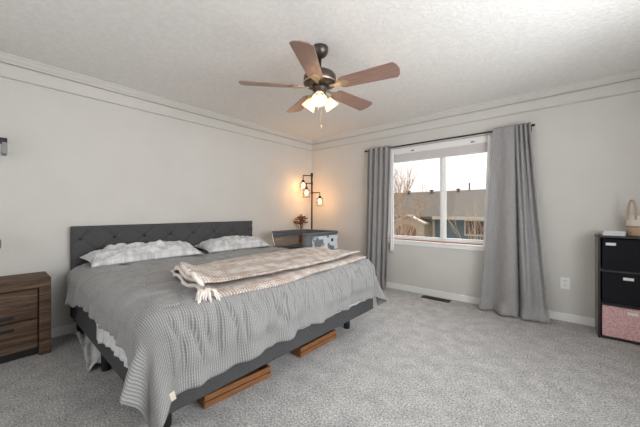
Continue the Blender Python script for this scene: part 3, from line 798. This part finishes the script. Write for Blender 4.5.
# ------------------------------------------------------------------ bassinet
bs = empty('bassinet', 'slate grey bedside bassinet with mesh side between bed and corner', 'bassinet', (.685, -.905, 0))
bx, by = .345, .345
def rrect(z, ex=0, n=6, r=.07, bow=0):
    pts = []
    for cxs, cys, a0 in ((1, 1, 0), (-1, 1, PI / 2), (-1, -1, PI), (1, -1, 1.5 * PI)):
        for k in range(n + 1):
            a = a0 + PI / 2 * k / n
            pts.append(Vector((cxs * (bx + ex - r) + r * math.cos(a), cys * (by + ex - r) + r * math.sin(a), z)))
    return pts
bm = bmesh.new(); p = rrect(.835); p = p[21:] + p[:21]; tube(bm, p, .016, 10); link_bm('rim', bm, M['bass_fabric'], bs, smooth=True)
def wallstrip(name, idx, z0, z1, m, thick=.004, label=None):
    base = rrect(0); bm = bmesh.new(); pv = None
    for i in idx:
        q = base[i % len(base)]; a = bm.verts.new((q.x, q.y, z0)); b = bm.verts.new((q.x, q.y, z1))
        if pv: bm.faces.new((pv[0], a, b, pv[1]))
        pv = (a, b)
    return link_bm(name, bm, m, bs, smooth=True, solid=thick, label=label)
# corners: 0-6 (+x,+y), 7-13 (-x,+y), 14-20 (-x,-y), 21-27 (+x,-y)
wallstrip('mesh_side', [20, 21], .62, .665, M['mesh'], .001, 'lowered mesh side facing the bed')
wallstrip('mesh_side', [6, 7], .62, .765, M['mesh'], .001)
wallstrip('top_band', range(6, 21), .765, .835, M['bass_fabric'], .008)
wallstrip('end_panel', range(21, 35), .55, .835, M['bass_fabric'], .010)
wallstrip('mesh_side', range(7, 21), .62, .765, M['mesh'], .001)
wallstrip('lower_side', list(range(0, 29)), .48, .62, M['bass_fabric'], .008)
boxes('storage_pocket', [(bx + .006, bx + .016, -.25, .30, .60, .80)], M['bass_light'], bs, bevel=.006, label='pale grey printed end pocket')
bm = bmesh.new(); lathe(bm, [(.022, 0), (.024, .006), (.012, .010)], (bx + .017, .16, .735), 16, Matrix.Rotation(PI / 2, 4, 'Y')); link_bm('knob', bm, M['dark_slot'], bs, smooth=True)
boxes('mattress_pad', [(-bx + .02, bx - .02, -by + .02, by - .02, .50, .54)], M['sheet'], bs, bevel=.015)
for sx in (-1, 1):
    bm = bmesh.new(); tube(bm, [(sx * .27, -.34 + .06, .02), (sx * .27, -.30, .02), (sx * .27, .30, .02)], .014, 8); tube(bm, [(sx * .27, 0, .02), (sx * .27, 0, .50)], .016, 8)
    link_bm('leg', bm, M['grey_steel'], bs, smooth=True)
bm = bmesh.new(); tube(bm, [(-bx + .03, -by - .006, .825), (-bx + .055, -by - .006, .74), (-bx + .085, -by - .006, .65)], .006, 6); link_bm('strap', bm, M['sheer'], bs, smooth=True)

# ------------------------------------------------------------------ corner lamp, side table and flowers
fl_ = empty('floor_lamp', 'tall bronze pipe floor lamp with three lit amber bulbs in the corner', 'lamp', (.285, -.322, 0))
bm = bmesh.new(); lathe(bm, [(.10, 0), (.10, .018), (.02, .028), (.018, .04)], (0, 0, 0), 32); link_bm('base', bm, M['lamp_metal'], fl_, smooth=True)
bm = bmesh.new(); tube(bm, [(0, 0, .02), (0, 0, 1.75)], .015, 12); tube(bm, [(0, 0, 1.745), (0, 0, 1.775)], .020, 12); link_bm('pole', bm, M['lamp_metal'], fl_, smooth=True)
def arm(dr, ln, z, dz, cage=True):
    d = Vector((dr[0], dr[1], 0)).normalized() * ln
    e = Vector((0, 0, z)) + d
    bm = bmesh.new(); tube(bm, [(0, 0, z), e], .009, 10); tube(bm, [e + Vector((0, 0, .008)), e + Vector((0, 0, -dz))], .006, 8)
    tube(bm, [(0, 0, z - .02), (0, 0, z + .02)], .021, 12)
    a = link_bm('arm', bm, M['lamp_metal'], fl_, smooth=True)
    c = e + Vector((0, 0, -dz))
    bm = bmesh.new(); lathe(bm, [(.010, 0), (.022, -.012), (.022, -.05), (.018, -.055)], c, 16); link_bm('socket', bm, M['lamp_metal'], a, smooth=True)
    bm = bmesh.new(); lathe(bm, [(.012, -.052), (.015, -.065), (.023, -.09), (.025, -.105), (.018, -.13), (.004, -.14)], c, 16); link_bm('bulb', bm, M['edison'], a, smooth=True)
    bm = bmesh.new()
    for k in range(8):
        t = 2 * PI * k / 8; u = Vector((math.cos(t), math.sin(t), 0))
        tube(bm, [c + u * .022 + Vector((0, 0, -.02)), c + u * .062 + Vector((0, 0, -.055)), c + u * .068 + Vector((0, 0, -.175))], .0016, 4)
    for zz_, rr in ((-.055, .062), (-.115, .065), (-.175, .068)):
        ring = [c + Vector((rr * math.cos(2 * PI * k / 20), rr * math.sin(2 * PI * k / 20), zz_)) for k in range(21)]
        tube(bm, ring, .0016, 4, caps=False)
    link_bm('cage', bm, M['lamp_metal'], a)
    l = lamp('bulb_light', 'POINT', c + Vector((0, 0, -.11)), (0, 0, 0), 4.5, (1.0, 0.50, 0.18), shadow_soft_size=.04); l.parent = a
arm((-.80, -.60), .145, 1.735, .07)
arm((-.35, -.94), .10, 1.60, .06)
arm((.80, .55), .135, 1.445, .05)

va = empty('flower_vase', 'tall floor vase of rust-brown dried flowers left of the floor lamp', 'vase', (.15, -.445, 0))
bm = bmesh.new(); lathe(bm, [(.05, 0), (.062, .04), (.066, .30), (.045, .58), (.030, .74), (.034, .79)], (0, 0, 0), 24, closed_ends=False); link_bm('vase', bm, M['vase'], va, smooth=True, solid=.004)
bm = bmesh.new(); bf = bmesh.new(); rnd = random.Random(9)
for k in range(26):
    a = rnd.uniform(0, 2 * PI); rr = rnd.uniform(0, .10); h = .97 + rnd.uniform(-.05, .085) * (1 - rr * 4)
    tip = Vector((rr * math.cos(a), rr * math.sin(a), h))
    tube(bm, [(0, 0, .55), (tip.x * .25, tip.y * .25, .82), tip], .0024, 4)
    for q in range(7):
        c = tip + Vector([rnd.uniform(-.022, .022) for _ in range(3)])
        bmesh.ops.create_icosphere(bf, subdivisions=1, radius=rnd.uniform(.008, .015), matrix=Matrix.Translation(c))
link_bm('stems', bm, M['stem'], va); link_bm('blossoms', bf, M['flower'], va)

# ------------------------------------------------------------------ ceiling fan
FX, FY = 2.045, -2.18
fan = empty('ceiling_fan', 'five-blade walnut ceiling fan with lit frosted glass shades', 'ceiling fan', (FX, FY, H))
def zl(z): return z - H
bm = bmesh.new(); lathe(bm, [(.066, zl(H) - .001), (.066, zl(H) - .02), (.058, zl(H) - .05), (.035, zl(H) - .072), (.018, zl(H) - .078)], (0, 0, 0), 28); link_bm('canopy', bm, M['bronze'], fan, smooth=True)
bm = bmesh.new(); lathe(bm, [(.013, zl(2.345)), (.013, zl(2.22)), (.022, zl(2.22)), (.022, zl(2.205))], (0, 0, 0), 16); link_bm('downrod', bm, M['bronze'], fan, smooth=True)
bm = bmesh.new(); lathe(bm, [(.03, zl(2.235)), (.085, zl(2.222)), (.115, zl(2.205)), (.127, zl(2.185)), (.128, zl(2.16)), (.126, zl(2.135)), (.105, zl(2.118)), (.07, zl(2.112))], (0, 0, 0), 36); link_bm('motor_housing', bm, M['bronze'], fan, smooth=True)
bm = bmesh.new(); lathe(bm, [(.129, zl(2.142)), (.131, zl(2.136)), (.127, zl(2.13))], (0, 0, 0), 36, closed_ends=False); link_bm('trim_band', bm, M['brass'], fan, smooth=True)
bm = bmesh.new(); lathe(bm, [(.06, zl(2.112)), (.062, zl(2.09)), (.045, zl(2.06)), (.05, zl(2.05)), (.05, zl(2.03)), (.02, zl(2.015))], (0, 0, 0), 28); link_bm('light_fitter', bm, M['bronze'], fan, smooth=True)
pitch = math.radians(-13)
ang0 = 43.5
for i in range(5):
    th = math.radians(ang0 + 72 * i)
    dvec = R * math.cos(th) + F * math.sin(th)
    az = math.atan2(dvec.y, dvec.x)
    MM = Matrix.Rotation(az, 4, 'Z') @ Matrix.Translation((0, 0, zl(2.105))) @ Matrix.Rotation(pitch, 4, 'X')
    bm = bmesh.new()
    prof = [(.170, -.048), (.195, -.060), (.588, -.076), (.608, -.052), (.618, -.006), (.618, .006), (.608, .052), (.588, .076), (.195, .060), (.170, .048)]
    A = [bm.verts.new((x, y, -.003)) for x, y in prof]; B = [bm.verts.new((x, y, .003)) for x, y in prof]
    n = len(prof)
    for k in range(n): bm.faces.new((A[k], A[(k + 1) % n], B[(k + 1) % n], B[k]))
    bm.faces.new(A[::-1]); bm.faces.new(B)
    bld = link_bm('blade', bm, M['blade'], fan); bld.matrix_local = MM
    bm = bmesh.new()
    prof = [(.085, -.012), (.13, -.012), (.165, -.034), (.205, -.036), (.225, -.018), (.245, 0), (.225, .018), (.205, .036), (.165, .034), (.13, .012), (.085, .012)]
    A = [bm.verts.new((x, y, -.009)) for x, y in prof]; B = [bm.verts.new((x, y, -.0035)) for x, y in prof]; n = len(prof)
    for k in range(n): bm.faces.new((A[k], A[(k + 1) % n], B[(k + 1) % n], B[k]))
    bm.faces.new(A[::-1]); bm.faces.new(B)
    for sx, sy in ((.19, -.02), (.19, .02), (.225, 0)): lathe(bm, [(.005, -.013), (.005, -.008)], (sx, sy, 0), 8)
    link_bm('blade_iron', bm, M['brass'], bld)
for i, deg in enumerate((268, 28, 148)):
    th = math.radians(deg); d = R * math.cos(th) + F * math.sin(th); az = math.atan2(d.y, d.x)
    TL = Matrix.Translation((d.x * .045, d.y * .045, zl(2.045))) @ Matrix.Rotation(az, 4, 'Z') @ Matrix.Rotation(math.radians(180 - 40), 4, 'Y')
    bm = bmesh.new(); lathe(bm, [(.016, 0), (.022, .02), (.024, .035)], (0, 0, 0), 16); so = link_bm('shade_holder', bm, M['brass'], fan, smooth=True); so.matrix_local = TL
    bm = bmesh.new(); lathe(bm, [(.024, .025), (.033, .035), (.040, .06), (.048, .085), (.058, .108)], (0, 0, 0), 28, closed_ends=False); link_bm('glass_shade', bm, M['frosted'], so, smooth=True, solid=.003)
    bm = bmesh.new(); lathe(bm, [(.010, .03), (.014, .04), (.024, .065), (.025, .08), (.016, .097), (.003, .102)], (0, 0, 0), 16); link_bm('bulb', bm, M['bulb'], so, smooth=True)
    l = lamp('fan_bulb_light', 'POINT', (0, 0, .125), (0, 0, 0), 1.0, (1.0, 0.82, 0.62), shadow_soft_size=.03); l.parent = so
for x, zb in ((.012, 1.775), (-.02, 1.93)):
    bm = bmesh.new(); tube(bm, [(x, 0, zl(2.02)), (x, 0, zl(zb + .03))], .0018, 6); c1 = link_bm('pull_chain', bm, M['brass'], fan)
    bm = bmesh.new(); lathe(bm, [(.002, zl(zb + .032)), (.010, zl(zb + .018)), (.006, zl(zb)), (.001, zl(zb - .004))], (x, 0, 0), 12); link_bm('pull_knob', bm, M['brass'], c1, smooth=True)
